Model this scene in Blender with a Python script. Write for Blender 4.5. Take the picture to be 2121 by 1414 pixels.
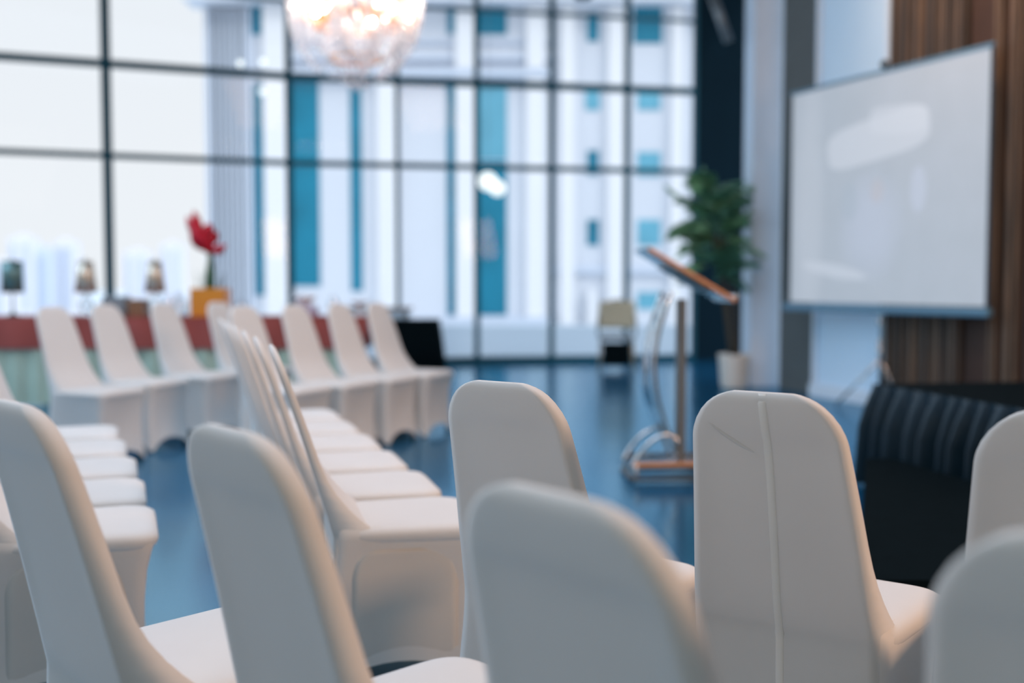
import bpy, bmesh, math, random
from mathutils import Vector, Matrix
R = math.radians
random.seed(7)
for o in list(bpy.data.objects): bpy.data.objects.remove(o)
SC = bpy.context.scene
COL = SC.collection

# ------------------------------------------------------------------ camera
F = 2215.0; CX = 1060.5; CY = 707.0; Y0 = 587.0; H = 1.173
PITCH = math.atan((CY - Y0) / F)
cd = bpy.data.cameras.new('camera'); cam = bpy.data.objects.new('camera', cd); COL.objects.link(cam)
cam.location = (0, 0, H); cam.rotation_euler = (R(90) - PITCH, 0, 0)
cd.sensor_width = 36; cd.lens = F / 2121 * 36; cd.clip_end = 2000; cd.clip_start = 0.05
cd.dof.use_dof = True; cd.dof.focus_distance = 2.30; cd.dof.aperture_fstop = 1.3
SC.camera = cam

# ------------------------------------------------------------------ world, sun, exposure
w = bpy.data.worlds.new('sky'); SC.world = w; w.use_nodes = True
nt = w.node_tree; nt.nodes.clear()
out = nt.nodes.new('ShaderNodeOutputWorld'); bg = nt.nodes.new('ShaderNodeBackground')
tc = nt.nodes.new('ShaderNodeTexCoord'); sp = nt.nodes.new('ShaderNodeSeparateXYZ'); rp = nt.nodes.new('ShaderNodeValToRGB')
nt.links.new(tc.outputs['Generated'], sp.inputs[0]); nt.links.new(sp.outputs['Z'], rp.inputs['Fac'])
nt.links.new(rp.outputs['Color'], bg.inputs['Color']); nt.links.new(bg.outputs[0], out.inputs[0])
cr = rp.color_ramp
cr.elements[0].position = 0.0; cr.elements[0].color = (0.91, 0.93, 0.965, 1)
cr.elements[1].position = 1.0; cr.elements[1].color = (1.9, 2.1, 2.4, 1)
e = cr.elements.new(0.12); e.color = (0.90, 0.92, 0.96, 1)
e = cr.elements.new(0.27); e.color = (0.88, 0.91, 0.96, 1)
e = cr.elements.new(0.42); e.color = (1.2, 1.33, 1.5, 1)
bg.inputs['Strength'].default_value = 1.0
sd = bpy.data.lights.new('sun', 'SUN'); sun = bpy.data.objects.new('sun', sd); COL.objects.link(sun)
sd.energy = 0.55; sd.angle = R(3); sd.color = (1.0, 0.96, 0.92)
sun.rotation_euler = Vector((-0.75, 1.0, -0.85)).to_track_quat('-Z', 'Y').to_euler()
vs = SC.view_settings
vs.view_transform = 'Standard'; vs.look = 'None'; vs.gamma = 1; vs.exposure = 0.0; vs.use_curve_mapping = False

def area(name, loc, size, energy, color, target=None, sizey=None, spread=180):
    ld = bpy.data.lights.new(name, 'AREA'); lo = bpy.data.objects.new(name, ld); COL.objects.link(lo)
    ld.energy = energy; ld.color = color; ld.size = size; ld.spread = R(spread)
    if sizey: ld.shape = 'RECTANGLE'; ld.size_y = sizey
    lo.location = loc
    d = Vector(target) - Vector(loc) if target else Vector((0, 0, -1))
    lo.rotation_euler = d.to_track_quat('-Z', 'Y').to_euler()
    return lo
WARM = (1.0, 0.58, 0.34)
# warm lamps of the hall, plus unseen fills added for window and rear light
area('warm_side_fill', (5.4, 0.4, 2.5), 1.2, 190, WARM, (-0.4, 3.8, 0.5))  # unseen warm fill, set low to graze the seats less
area('ceiling_lamp_warm', (2.4, 4.6, 5.6), 1.5, 125, WARM, (-1.5, 8.0, 0.5))
area('ceiling_lamp_wall', (2.4, 8.6, 6.4), 0.6, 60, (1.0, 0.62, 0.38), (4.6, 9.2, 4.2), spread=70)
area('added_cool_fill', (-1.5, 4.5, 6.3), 6.0, 430, (0.74, 0.84, 1.0), None, 6.0)  # unseen overhead fill added for more cool light than the sky gives
area('added_cool_fill', (-6.8, 8.5, 5.5), 2.5, 290, (0.50, 0.75, 1.0), (-1.2, 5.0, 0.5), 5.0)  # unseen blue fill added on the left for the chairs' rear faces
area('added_back_fill', (-1.0, -3.0, 4.4), 2.5, 52, (1.0, 0.92, 0.70), (0.3, 3, 0.6))  # unseen fill added behind the camera for the near chair backs

# ------------------------------------------------------------------ pixel -> point
def ray(px, py):
    a = (px - CX) / F; b = (CY - py) / F; c, s = math.cos(PITCH), math.sin(PITCH)
    return Vector((a, c + b * s, -s + b * c))
def on_z(px, py, z):
    d = ray(px, py); t = (z - H) / d.z; return Vector((d.x * t, d.y * t, z))
def on_y(px, py, Y):
    d = ray(px, py); t = Y / d.y; return Vector((d.x * t, Y, H + d.z * t))

# ------------------------------------------------------------------ materials
def mat(name, col, rough=0.6, metal=0.0, emit=None, es=1.0, noise=0.0, nscale=20, bump=0.0, bscale=200, spec=0.5, coat=0.0, trans=0.0, ior=1.45, alpha=1.0):
    m = bpy.data.materials.new(name); m.use_nodes = True; n = m.node_tree.nodes; l = m.node_tree.links
    b = n['Principled BSDF']; b.inputs['Base Color'].default_value = (*col, 1); b.inputs['Roughness'].default_value = rough
    b.inputs['Metallic'].default_value = metal; b.inputs['Specular IOR Level'].default_value = spec
    b.inputs['Coat Weight'].default_value = coat; b.inputs['Transmission Weight'].default_value = trans; b.inputs['IOR'].default_value = ior
    b.inputs['Alpha'].default_value = alpha
    if emit: b.inputs['Emission Color'].default_value = (*emit, 1); b.inputs['Emission Strength'].default_value = es
    co = n.new('ShaderNodeTexCoord')
    if noise:
        t = n.new('ShaderNodeTexNoise'); t.inputs['Scale'].default_value = nscale; t.inputs['Detail'].default_value = 4
        l.new(co.outputs['Object'], t.inputs['Vector'])
        mx = n.new('ShaderNodeMixRGB'); mx.inputs['Color1'].default_value = (*[c * (1 - noise) for c in col], 1)
        mx.inputs['Color2'].default_value = (*[min(1, c * (1 + noise)) for c in col], 1)
        l.new(t.outputs['Fac'], mx.inputs['Fac']); l.new(mx.outputs[0], b.inputs['Base Color'])
    if bump:
        t2 = n.new('ShaderNodeTexNoise'); t2.inputs['Scale'].default_value = bscale; l.new(co.outputs['Object'], t2.inputs['Vector'])
        bp = n.new('ShaderNodeBump'); bp.inputs['Strength'].default_value = bump; bp.inputs['Distance'].default_value = 0.003
        l.new(t2.outputs['Fac'], bp.inputs['Height']); l.new(bp.outputs[0], b.inputs['Normal'])
    return m

def fabric(name, col, transl=0.25, tcol=None, soft=7.0):
    """stretch fabric: diffuse with a little light coming through, soft creases and a fine weave"""
    m = bpy.data.materials.new(name); m.use_nodes = True; n = m.node_tree.nodes; l = m.node_tree.links
    n.clear(); o = n.new('ShaderNodeOutputMaterial'); b = n.new('ShaderNodeBsdfPrincipled'); tr = n.new('ShaderNodeBsdfTranslucent')
    mx = n.new('ShaderNodeMixShader'); mx.inputs[0].default_value = transl
    co = n.new('ShaderNodeTexCoord'); t = n.new('ShaderNodeTexNoise'); t.inputs['Scale'].default_value = soft; t.inputs['Detail'].default_value = 3
    l.new(co.outputs['Object'], t.inputs['Vector'])
    c = n.new('ShaderNodeMixRGB'); c.inputs['Color1'].default_value = (*[x * .95 for x in col], 1); c.inputs['Color2'].default_value = (*col, 1)
    l.new(t.outputs['Fac'], c.inputs['Fac']); l.new(c.outputs[0], b.inputs['Base Color'])
    b.inputs['Roughness'].default_value = 0.75; b.inputs['Specular IOR Level'].default_value = 0.2
    b.inputs['Sheen Weight'].default_value = 0.15; b.inputs['Sheen Roughness'].default_value = 0.5
    tr.inputs['Color'].default_value = (*(tcol or col), 1)
    wv = n.new('ShaderNodeTexNoise'); wv.inputs['Scale'].default_value = 650; l.new(co.outputs['Object'], wv.inputs['Vector'])
    b1 = n.new('ShaderNodeBump'); b1.inputs['Strength'].default_value = 0.25; b1.inputs['Distance'].default_value = 0.0006; l.new(wv.outputs['Fac'], b1.inputs['Height'])
    b2 = n.new('ShaderNodeBump'); b2.inputs['Strength'].default_value = 0.25; b2.inputs['Distance'].default_value = 0.008
    l.new(t.outputs['Fac'], b2.inputs['Height']); l.new(b1.outputs[0], b2.inputs['Normal']); l.new(b2.outputs[0], b.inputs['Normal'])
    l.new(b.outputs[0], mx.inputs[1]); l.new(tr.outputs[0], mx.inputs[2]); l.new(mx.outputs[0], o.inputs[0])
    return m

def glassy(name, tint=(0.93, 0.97, 0.98), gl=0.06, rough=0.02, edge=1.25):
    """thin sheet of glass: mostly see-through, a reflection growing at grazing angles"""
    m = bpy.data.materials.new(name); m.use_nodes = True; n = m.node_tree.nodes; l = m.node_tree.links
    n.clear(); o = n.new('ShaderNodeOutputMaterial'); a = n.new('ShaderNodeBsdfTransparent'); a.inputs[0].default_value = (*tint, 1)
    g = n.new('ShaderNodeBsdfGlossy'); g.inputs['Roughness'].default_value = rough; fr = n.new('ShaderNodeFresnel'); fr.inputs[0].default_value = edge
    ad = n.new('ShaderNodeMath'); ad.operation = 'ADD'; ad.inputs[1].default_value = gl; l.new(fr.outputs[0], ad.inputs[0])
    mx = n.new('ShaderNodeMixShader'); l.new(ad.outputs[0], mx.inputs[0]); l.new(a.outputs[0], mx.inputs[1]); l.new(g.outputs[0], mx.inputs[2])
    l.new(mx.outputs[0], o.inputs[0]); return m

def wood_slats(name, c1, c2):
    m = mat(name, c1, 0.55); n = m.node_tree.nodes; l = m.node_tree.links; b = n['Principled BSDF']
    co = n.new('ShaderNodeTexCoord'); mp = n.new('ShaderNodeMapping'); mp.inputs['Scale'].default_value = (12, 12, 0.6)
    t = n.new('ShaderNodeTexNoise'); t.inputs['Scale'].default_value = 2.5; t.inputs['Detail'].default_value = 5
    l.new(co.outputs['Object'], mp.inputs[0]); l.new(mp.outputs[0], t.inputs['Vector'])
    cr = n.new('ShaderNodeValToRGB'); cr.color_ramp.elements[0].color = (*c2, 1); cr.color_ramp.elements[1].color = (*c1, 1)
    cr.color_ramp.elements[0].position = .35; cr.color_ramp.elements[1].position = .7
    l.new(t.outputs['Fac'], cr.inputs[0]); l.new(cr.outputs[0], b.inputs['Base Color']); return m

M = {}
M['cover'] = fabric('white_stretch_fabric', (0.76, 0.75, 0.735), 0.22)
M['cover2'] = fabric('shaded_stretch_fabric', (0.64, 0.62, 0.59), 0.10)  # darker copy of the cover for the shade patch on skirts
M['seam'] = fabric('seam_fabric', (0.86, 0.84, 0.80), 0.15)
M['foot'] = mat('black_foot', (0.02, 0.02, 0.02), 0.5)
M['legm'] = mat('brass_leg', (0.30, 0.26, 0.2), 0.4, 0.7)
M['frame'] = mat('dark_window_frame', (0.008, 0.075, 0.115), 0.5, 0.0, noise=.15, nscale=3, spec=.2)
M['glass'] = glassy('window_glass', (0.97, 0.985, 0.99), 0.0, 0.02, 1.10)
M['black'] = mat('black_cloth', (0.0025, 0.006, 0.008), 0.9, noise=.2, nscale=12, spec=0.03)
M['skirtb'] = mat('navy_black_satin', (0.003, 0.016, 0.028), 0.4, noise=.2, nscale=12, spec=0.35)
M['dwall'] = mat('dark_navy_wall', (0.003, 0.015, 0.026), 0.85, noise=.15, nscale=2, spec=0.1)
M['gwall'] = mat('charcoal_wall', (0.105, 0.12, 0.125), 0.85, noise=.12, nscale=3, spec=0.15)
M['concrete'] = mat('pale_grey_concrete', (0.54, 0.66, 0.80), 0.6, noise=.10, nscale=2.5, bump=.3, bscale=60)
M['panel'] = mat('pale_panel', (0.52, 0.70, 0.86), 0.4, noise=.05, nscale=1.5)
M['panelf'] = mat('panel_frame', (0.60, 0.70, 0.80), 0.4)
M['slat'] = wood_slats('brown_slats', (0.085, 0.060, 0.045), (0.030, 0.024, 0.021))
M['slatl'] = wood_slats('highlit_bronze_slats', (0.17, 0.105, 0.065), (0.07, 0.05, 0.036))  # lighter slat copy, orange highlights put into the colour
M['slatback'] = mat('slat_backing', (0.018, 0.016, 0.015), 0.8, noise=.2)
M['rust'] = mat('rusty_brown_panel', (0.036, 0.016, 0.010), 0.7, noise=.85, nscale=2.2)
M['ceil'] = mat('dark_ceiling', (0.05, 0.055, 0.06), 0.8, noise=.1)
M['rear'] = mat('grey_plaster', (0.30, 0.31, 0.31), 0.8, noise=.05)
M['chrome'] = mat('brushed_steel', (0.62, 0.62, 0.62), 0.22, 1.0, noise=.05)
M['steel_d'] = mat('dark_steel', (0.18, 0.17, 0.16), 0.30, 0.9, noise=.1)
M['steel_m'] = mat('satin_steel', (0.16, 0.18, 0.19), 0.5, 0.4, noise=.1)
M['orange_lit'] = mat('orange_lit_edge', (0.55, 0.27, 0.14), 0.45, 0.3, noise=.25)  # orange light on the lectern edges put into the colour
M['clear'] = glassy('clear_acrylic', (0.86, 0.93, 0.98), 0.12, 0.05)
M['pot'] = mat('cream_glazed_pot', (0.70, 0.66, 0.60), 0.3, noise=.08)
M['soil'] = mat('soil', (0.03, 0.02, 0.015), 0.9, noise=.4)
M['leaf'] = mat('palm_leaf_green', (0.16, 0.37, 0.21), 0.5, noise=.45, nscale=3)
M['leafd'] = mat('dark_palm_green', (0.08, 0.24, 0.16), 0.55, noise=.4, nscale=3)
M['trunk'] = mat('brown_stem', (0.05, 0.04, 0.025), 0.8, noise=.3)
M['red'] = mat('brick_red_cloth', (0.27, 0.055, 0.045), 0.75, noise=.25, nscale=6)
M['sage'] = mat('pale_sage_skirt', (0.36, 0.46, 0.38), 0.7, noise=.3, nscale=2.5)
M['wood'] = mat('brown_wood', (0.22, 0.12, 0.07), 0.4, noise=.2)
M['shade'] = mat('bronze_mirror_shade', (0.55, 0.47, 0.38), 0.3, 0.6, noise=.1)
M['shadeg'] = mat('green_glass_shade', (0.10, 0.18, 0.18), 0.25, 0.4, noise=.1)
M['crystal'] = glassy('lamp_crystal', (0.95, 0.98, 1.0), 0.22, 0.05)
M['gold'] = mat('amber_lacquer', (0.62, 0.24, 0.03), 0.35, noise=.15)
M['petal'] = mat('crimson_petal', (0.55, 0.012, 0.035), 0.5, noise=.5, nscale=25)
M['stem'] = mat('green_stem', (0.03, 0.09, 0.05), 0.5, noise=.3)
M['beige'] = mat('beige_chair_vinyl', (0.52, 0.47, 0.34), 0.6, noise=.08)
M['white'] = mat('white_china', (0.80, 0.81, 0.84), 0.3, noise=.03)
M['lilac'] = mat('lilac_box', (0.42, 0.36, 0.48), 0.6, noise=.1)
M['greybox'] = mat('grey_box', (0.22, 0.27, 0.31), 0.5, noise=.1)
M['facade'] = mat('white_stone_facade', (0.70, 0.73, 0.79), 0.8, noise=.05, nscale=.4)
M['pilaster'] = mat('white_stone_pilaster', (0.84, 0.84, 0.86), 0.8, noise=.03, nscale=.6)
M['fluted'] = mat('pale_blue_stone', (0.60, 0.66, 0.76), 0.8, noise=.05, nscale=.6)
M['teal'] = mat('teal_window_glass', (0.004, 0.20, 0.31), 0.5, noise=.35, nscale=.9)
M['teal2'] = mat('pale_teal_glass', (0.14, 0.42, 0.55), 0.3, noise=.25, nscale=.9)
M['span'] = mat('blue_grey_spandrel', (0.15, 0.40, 0.52), 0.4, noise=.1)
M['terrace'] = mat('pale_terrace_paving', (0.55, 0.62, 0.68), 0.8, noise=.1, nscale=.3)
M['parapet'] = mat('pale_parapet', (0.42, 0.50, 0.58), 0.8, noise=.08, nscale=.5)
M['haze1'] = mat('hazed_pale_concrete', (0.80, 0.79, 0.83), 0.9, noise=.05, nscale=.05)  # haze put into the distant wall and window colours
M['haze2'] = mat('hazed_bluish_concrete', (0.66, 0.72, 0.84), 0.9, noise=.05, nscale=.05)
M['hazew'] = mat('hazed_window_band', (0.56, 0.63, 0.76), 0.6)
M['bulb'] = mat('warm_bulb', (1, .9, .8), 0.4, emit=(1.0, 0.80, 0.62), es=130)
M['reflection_ball'] = mat('white_reflection_glow', (0.9, 0.95, 0.95), 0.3, emit=(0.92, 1.0, 0.98), es=0.9)  # glow of reflections in the panes, built as globes
M['pinkcand'] = mat('peach_glass_sleeve', (0.85, 0.48, 0.32), 0.3, noise=.1)
M['bead'] = mat('crystal_bead', (0.86, 0.88, 0.97), 0.15, noise=.08, nscale=30, alpha=0.32)
M['scrcase'] = mat('blue_grey_screen_case', (0.10, 0.22, 0.32), 0.4)
M['scrblk'] = mat('black_screen_border', (0.02, 0.05, 0.08), 0.5)
M['darkmetal'] = mat('dark_metal', (0.03, 0.04, 0.045), 0.4, 0.5)
M['greymetal'] = mat('grey_metal', (0.14, 0.18, 0.21), 0.4, 0.5)

# floor: dark blue polished stone
def floor_mat():
    m = mat('dark_blue_polished_floor', (0.016, 0.050, 0.095), 0.2, spec=0.9); n = m.node_tree.nodes; l = m.node_tree.links; b = n['Principled BSDF']
    co = n.new('ShaderNodeTexCoord'); t = n.new('ShaderNodeTexNoise'); t.inputs['Scale'].default_value = 1.6; t.inputs['Detail'].default_value = 6
    l.new(co.outputs['Object'], t.inputs['Vector'])
    c = n.new('ShaderNodeValToRGB'); c.color_ramp.elements[0].color = (0.001, 0.040, 0.100, 1); c.color_ramp.elements[1].color = (0.003, 0.080, 0.175, 1)
    l.new(t.outputs['Fac'], c.inputs[0]); l.new(c.outputs[0], b.inputs['Base Color'])
    r = n.new('ShaderNodeMapRange'); r.inputs['To Min'].default_value = 0.13; r.inputs['To Max'].default_value = 0.22
    l.new(t.outputs['Fac'], r.inputs[0]); l.new(r.outputs[0], b.inputs['Roughness'])
    b.inputs['IOR'].default_value = 2.9
    b.inputs['Specular Tint'].default_value = (0.48, 0.80, 1.0, 1)
    return m
M['floor'] = floor_mat()

# ------------------------------------------------------------------ mesh helpers
class MB:
    def __init__(s): s.v = []; s.f = []
    def add(s, vs, fs):
        k = len(s.v); s.v += [tuple(v) for v in vs]; s.f += [tuple(i + k for i in f) for f in fs]; return s
    def box(s, c, d, rz=0.0, mtx=None, bev=0.0):
        x, y, z = d[0] / 2, d[1] / 2, d[2] / 2
        if bev:
            b = bmesh.new(); bmesh.ops.create_cube(b, size=1); bmesh.ops.scale(b, vec=d, verts=b.verts)
            bmesh.ops.bevel(b, geom=b.edges[:], offset=bev, segments=2, affect='EDGES', profile=.5)
            b.verts.ensure_lookup_table(); vs = [v.co.copy() for v in b.verts]; fs = [[v.index for v in f.verts] for f in b.faces]; b.free()
        else:
            vs = [Vector(q) for q in ((-x,-y,-z),(x,-y,-z),(x,y,-z),(-x,y,-z),(-x,-y,z),(x,-y,z),(x,y,z),(-x,y,z))]
            fs = [(0,3,2,1),(4,5,6,7),(0,1,5,4),(1,2,6,5),(2,3,7,6),(3,0,4,7)]
        m = Matrix.Translation(c) @ (mtx if mtx else Matrix.Rotation(rz, 4, 'Z'))
        return s.add([m @ Vector(v) for v in vs], fs)
    def tube(s, pts, r, n=10, caps=True):
        pts = [Vector(p) for p in pts]; rs = r if isinstance(r, (list, tuple)) else [r] * len(pts); rings = []
        up = None
        for i, p in enumerate(pts):
            d = (pts[min(i + 1, len(pts) - 1)] - pts[max(i - 1, 0)]).normalized()
            if up is None: up = d.orthogonal().normalized()
            a = (up - d * up.dot(d)).normalized(); up = a; b = d.cross(a)
            rings.append([p + (a * math.cos(2 * math.pi * k / n) + b * math.sin(2 * math.pi * k / n)) * rs[i] for k in range(n)])
        return s.loft(rings, True, caps)
    def loft(s, rings, closed=True, caps=True):
        n = len(rings[0]); vs = [v for r in rings for v in r]; fs = []
        for i in range(len(rings) - 1):
            for k in range(n if closed else n - 1):
                a, b = i * n + k, i * n + (k + 1) % n
                fs.append((a, b, b + n, a + n))
        if caps and closed: fs.append(tuple(range(n - 1, -1, -1))); fs.append(tuple((len(rings) - 1) * n + k for k in range(n)))
        return s.add(vs, fs)
    def lathe(s, prof, n=24, c=(0, 0, 0)):
        return s.loft([[Vector((c[0] + max(r, 1e-4) * math.cos(2 * math.pi * k / n), c[1] + max(r, 1e-4) * math.sin(2 * math.pi * k / n), c[2] + z)) for k in range(n)] for r, z in prof])
    def ball(s, c, r, n=8, sc=(1, 1, 1)):
        return s.loft([[Vector((c[0] + r * sc[0] * math.sin(a) * math.cos(2 * math.pi * k / n), c[1] + r * sc[1] * math.sin(a) * math.sin(2 * math.pi * k / n), c[2] - r * sc[2] * math.cos(a))) for k in range(n)] for a in [math.pi * (i + .02) / (n / 2 + .04) * 1.0 for i in range(n // 2 + 1)]])
    def prism(s, poly, z0, z1):
        n = len(poly); vs = [(x, y, z0) for x, y in poly] + [(x, y, z1) for x, y in poly]
        return s.add(vs, [tuple(range(n - 1, -1, -1)), tuple(range(n, 2 * n))] + [(i, (i + 1) % n, n + (i + 1) % n, n + i) for i in range(n)])
    def build(s, name, m, parent=None, smooth=False, loc=None):
        me = bpy.data.meshes.new(name); me.from_pydata(s.v, [], s.f); me.update()
        b = bmesh.new(); b.from_mesh(me); bmesh.ops.recalc_face_normals(b, faces=b.faces); b.to_mesh(me); b.free()
        me.materials.append(m if not isinstance(m, str) else M[m])
        if smooth:
            for p in me.polygons: p.use_smooth = True
        o = bpy.data.objects.new(name, me); COL.objects.link(o); o.parent = parent
        if loc: o.location = loc
        return o
def tag(o, label=None, cat=None, group=None, kind=None):
    if label: o['label'] = label
    if cat: o['category'] = cat
    if group: o['group'] = group
    if kind: o['kind'] = kind
    return o
def empty(name, loc, rz=0, label=None, cat=None, group=None, kind=None):
    o = bpy.data.objects.new(name, None); COL.objects.link(o); o.location = loc; o.rotation_euler = (0, 0, rz); o.empty_display_size = .1
    return tag(o, label, cat, group, kind)
def kids(o): return [c for c in bpy.data.objects if c.parent == o]
def copy_tree(o, parent=None):
    c = o.copy(); COL.objects.link(c); c.parent = parent
    for ch in kids(o): copy_tree(ch, c)
    return c
def struct(mb, name, m, parent=None, **k):
    o = mb.build(name, m, parent, **k)
    if parent is None: o['kind'] = 'structure'
    return o

# ------------------------------------------------------------------ room shell
# the curtain wall bends at the big post; wall_right runs along the slatted wall
PL = on_y(-420, 587, 12.95); P0 = on_y(600, 587, 15.1); P1 = on_y(1440, 587, 16.3)
PL.z = P0.z = P1.z = 0
W0 = Vector((3.21, 11.2, 0)); WU = Vector((0.341, -0.940, 0)); WN = Vector((-0.940, -0.341, 0))
def wall_t(px):                      # distance along the right wall seen at image column px
    k = (px - CX) / F; return (k * W0.y - W0.x) / (WU.x - k * WU.y)
def wallp(t, off=0, z=0): return W0 + WU * t + WN * off + Vector((0, 0, z))
WEND = wallp(16.5); CEIL = 6.7
floor_poly = [(-9.5, -4.2), (WEND.x + .3, -4.2), (4.9, 8.0), (4.6, 17.2), (P1.x, P1.y + .1), (P0.x, P0.y + .1), (PL.x, PL.y + .1), (-9.5, 12.4)]
struct(MB().prism(floor_poly, -0.12, 0.0), 'floor', 'floor')
struct(MB().prism(floor_poly, CEIL, CEIL + .2), 'ceiling', 'ceil')
struct(MB().box((-.5, -4.3, CEIL / 2), (19, .2, CEIL)), 'wall_back', 'rear')
# dark wall to the right of the glass
dw = (P1 + Vector((1.2, .26, 0)))
d = (dw - P1); struct(MB().box((P1 + d / 2) + Vector((0, .1, CEIL / 2)), (d.length, .2, CEIL), math.atan2(d.y, d.x)), 'wall_far', 'dwall')
# right wall, in one run
t0, t1 = wall_t(1612), 16.5
c = wallp((t0 + t1) / 2, -.12, CEIL / 2)
struct(MB().box(c, (t1 - t0, .2, CEIL), math.atan2(WU.y, WU.x)), 'wall_right', 'gwall')
struct(MB().box((-9.5, .4 - 4.2, CEIL / 2), (.2, .9, CEIL)), 'wall_left', 'rear')

# curtain wall
def curtain(name, A, B, posts, rails, wpost, zt=CEIL):
    root = empty(name, A, 0, kind='structure')
    d = (B - A); L = d.length; u = d / L; rz = math.atan2(u.y, u.x)
    def P(t, z, off=0): return u * t + Vector((u.y, -u.x, 0)) * off + Vector((0, 0, z))
    for t, wd in posts:
        MB().box(P(t, zt / 2, 0), (wd, .10, zt), rz, bev=.006).build('mullion', 'frame', root)
    for z, h in rails:
        MB().box(P(L / 2, z, -.01), (L, .09, h), rz, bev=.006).build('transom', 'frame', root)
    MB().box(P(L / 2, zt / 2, -.03), (L, .012, zt), rz).build('glass', 'glass', root)
    return root
def tpx(px, A, B):                   # parameter along A-B at image column px
    k = (px - CX) / F; d = B - A; u = d.normalized(); return (k * A.y - A.x) / (u.x - k * u.y)
LL = (P0 - PL).length; LR = (P1 - P0).length
zr = [(0.05, .10), (2.86, .075), (4.06, .10), (5.10, .04), (6.6, .15)]
curtain('window_1', PL, P0, [(0.05, .1)] + [(tpx(p, PL, P0), .125) for p in (-150, 229)], zr, .08)
curtain('window_2', P0, P1, [(tpx(603, P0, P1), .10), (tpx(825, P0, P1), .06)] + [(tpx(p, P0, P1), .075) for p in (988, 1142, 1297)] + [(LR - .03, .05)], zr, .08)
curtain('window_3', Vector((-9.45, -3.6, 0)), Vector((PL.x, PL.y, 0)) + Vector((-.1, .0, 0)), [(t, .08) for t in (0.1, 2.5, 4.9, 7.3, 9.7, 12.1, 14.5)], zr, .08)

# ------------------------------------------------------------------ right wall cladding
def wallbox(x0, x1, z0, z1, off, th):
    ta, tb = wall_t(x0), wall_t(x1); return MB().box(wallp((ta + tb) / 2, off + th / 2, (z0 + z1) / 2), (tb - ta, th, z1 - z0), math.atan2(WU.y, WU.x), bev=.004)
colm = MB().box((2.90, 12.35, CEIL / 2), (.40, .40, CEIL), 0.05, bev=.01)
tag(colm.build('concrete_column', 'concrete'), 'pale grey square column between dark wall and charcoal wall, floor to ceiling', 'column')
pn = empty('wall_panel', wallp(wall_t(1772), 0, 0), 0, 'tall pale blue-grey panel on the wall left of the wooden slats, behind the screen', 'panel')
def onroot(mb, name, m, root, **k):
    o = mb.build(name, m, root, **k); o.matrix_parent_inverse = Matrix.Translation(-Vector(root.location)); return o
onroot(wallbox(1702, 1838, .12, 6.2, .0, .05), 'panel_board', 'panel', pn)
onroot(wallbox(1697, 1703, .0, 6.3, .0, .09), 'frame_post', 'panelf', pn)
onroot(wallbox(1838, 1847, .0, 6.3, .0, .09), 'frame_post', 'panelf', pn)
onroot(wallbox(1697, 1847, .0, .13, .0, .12), 'plinth', 'panelf', pn)
sl = empty('slatted_panel', wallp(wall_t(1925), 0, 0), 0, 'brown vertical wooden slat panel between pale panel and rusty panel', 'wall panel')
ta, tb = wall_t(1850), wall_t(2003)
onroot(wallbox(1849, 2004, 0, 6.2, .0, .02), 'backing_board', 'slatback', sl)
n = 22
for i in range(n):
    t = ta + (tb - ta) * (i + .5) / n
    wdt = (tb - ta) / n * (.62 if i % 4 else .8)
    onroot(MB().box(wallp(t, .02 + .03, 3.1), (wdt, .06 if i % 4 else .09, 6.2), math.atan2(WU.y, WU.x), bev=.004), 'slat', 'slatl' if i in (1, 5, 8, 9, 14, 15, 19) else 'slat', sl)  # chosen slats take the lighter colour to paint highlights
ru = empty('rust_panel', wallp(wall_t(2080), 0, 0), 0, 'rusty dark brown wall panel at the right edge, crossed by thin slats', 'wall panel')
onroot(wallbox(2005, 2330, 0, 6.2, .0, .03), 'board', 'rust', ru)
for px in (2064, 2074, 2096, 2103, 2117, 2150, 2160, 2190, 2215):
    onroot(wallbox(px - 3, px + 3, 0, 6.2, .03, .05), 'slat', 'slatl', ru)

# ------------------------------------------------------------------ covered chair
HC = 0.962; LEAN = (-0.215, -0.10); THK = .025
def rr(hwb, hwf, yb, yf, r, n=9, pin=0.0):
    """rounded trapezoid ring, counted per side so rings of one loft match; pin pulls the sides in between the corners"""
    pts = []
    cs = [(hwf, yf), (-hwf, yf), (-hwb, yb), (hwb, yb)]; N = 10
    for i in range(4):
        a = Vector((*cs[i], 0)); b = Vector((*cs[(i + 1) % 4], 0)); z = Vector((*cs[i - 1], 0))
        ua = (z - a).normalized(); ub = (b - a).normalized()
        for k in range(n):
            t = k / (n - 1); p0 = a + ua * r; p2 = a + ub * r
            pts.append(p0 * (1 - t) ** 2 + a * 2 * t * (1 - t) + p2 * t * t)
        nb = (a - b).normalized(); q0 = a + ub * r; q1 = b + nb * r; nrm = Vector((-(ub.y), ub.x, 0))
        for k in range(1, N):
            t = k / N; pts.append(q0.lerp(q1, t) + nrm * pin * math.sin(math.pi * t) ** 1.0)
    return pts
def back_c(z):                        # centre line of the back panel
    t = max(0, z - .45); return LEAN[0] * t + LEAN[1] * t * t
def back_w(z):
    t = (z - .45) / (HC - .45); t = max(0, min(1, t))
    return (.205 + (.152 - .205) * t ** 1.15)
def flare(z):                         # how far the rear of the cover stands out below the seat
    return .062 * (max(0, .45 - z) / .45) ** 1.7
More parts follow.
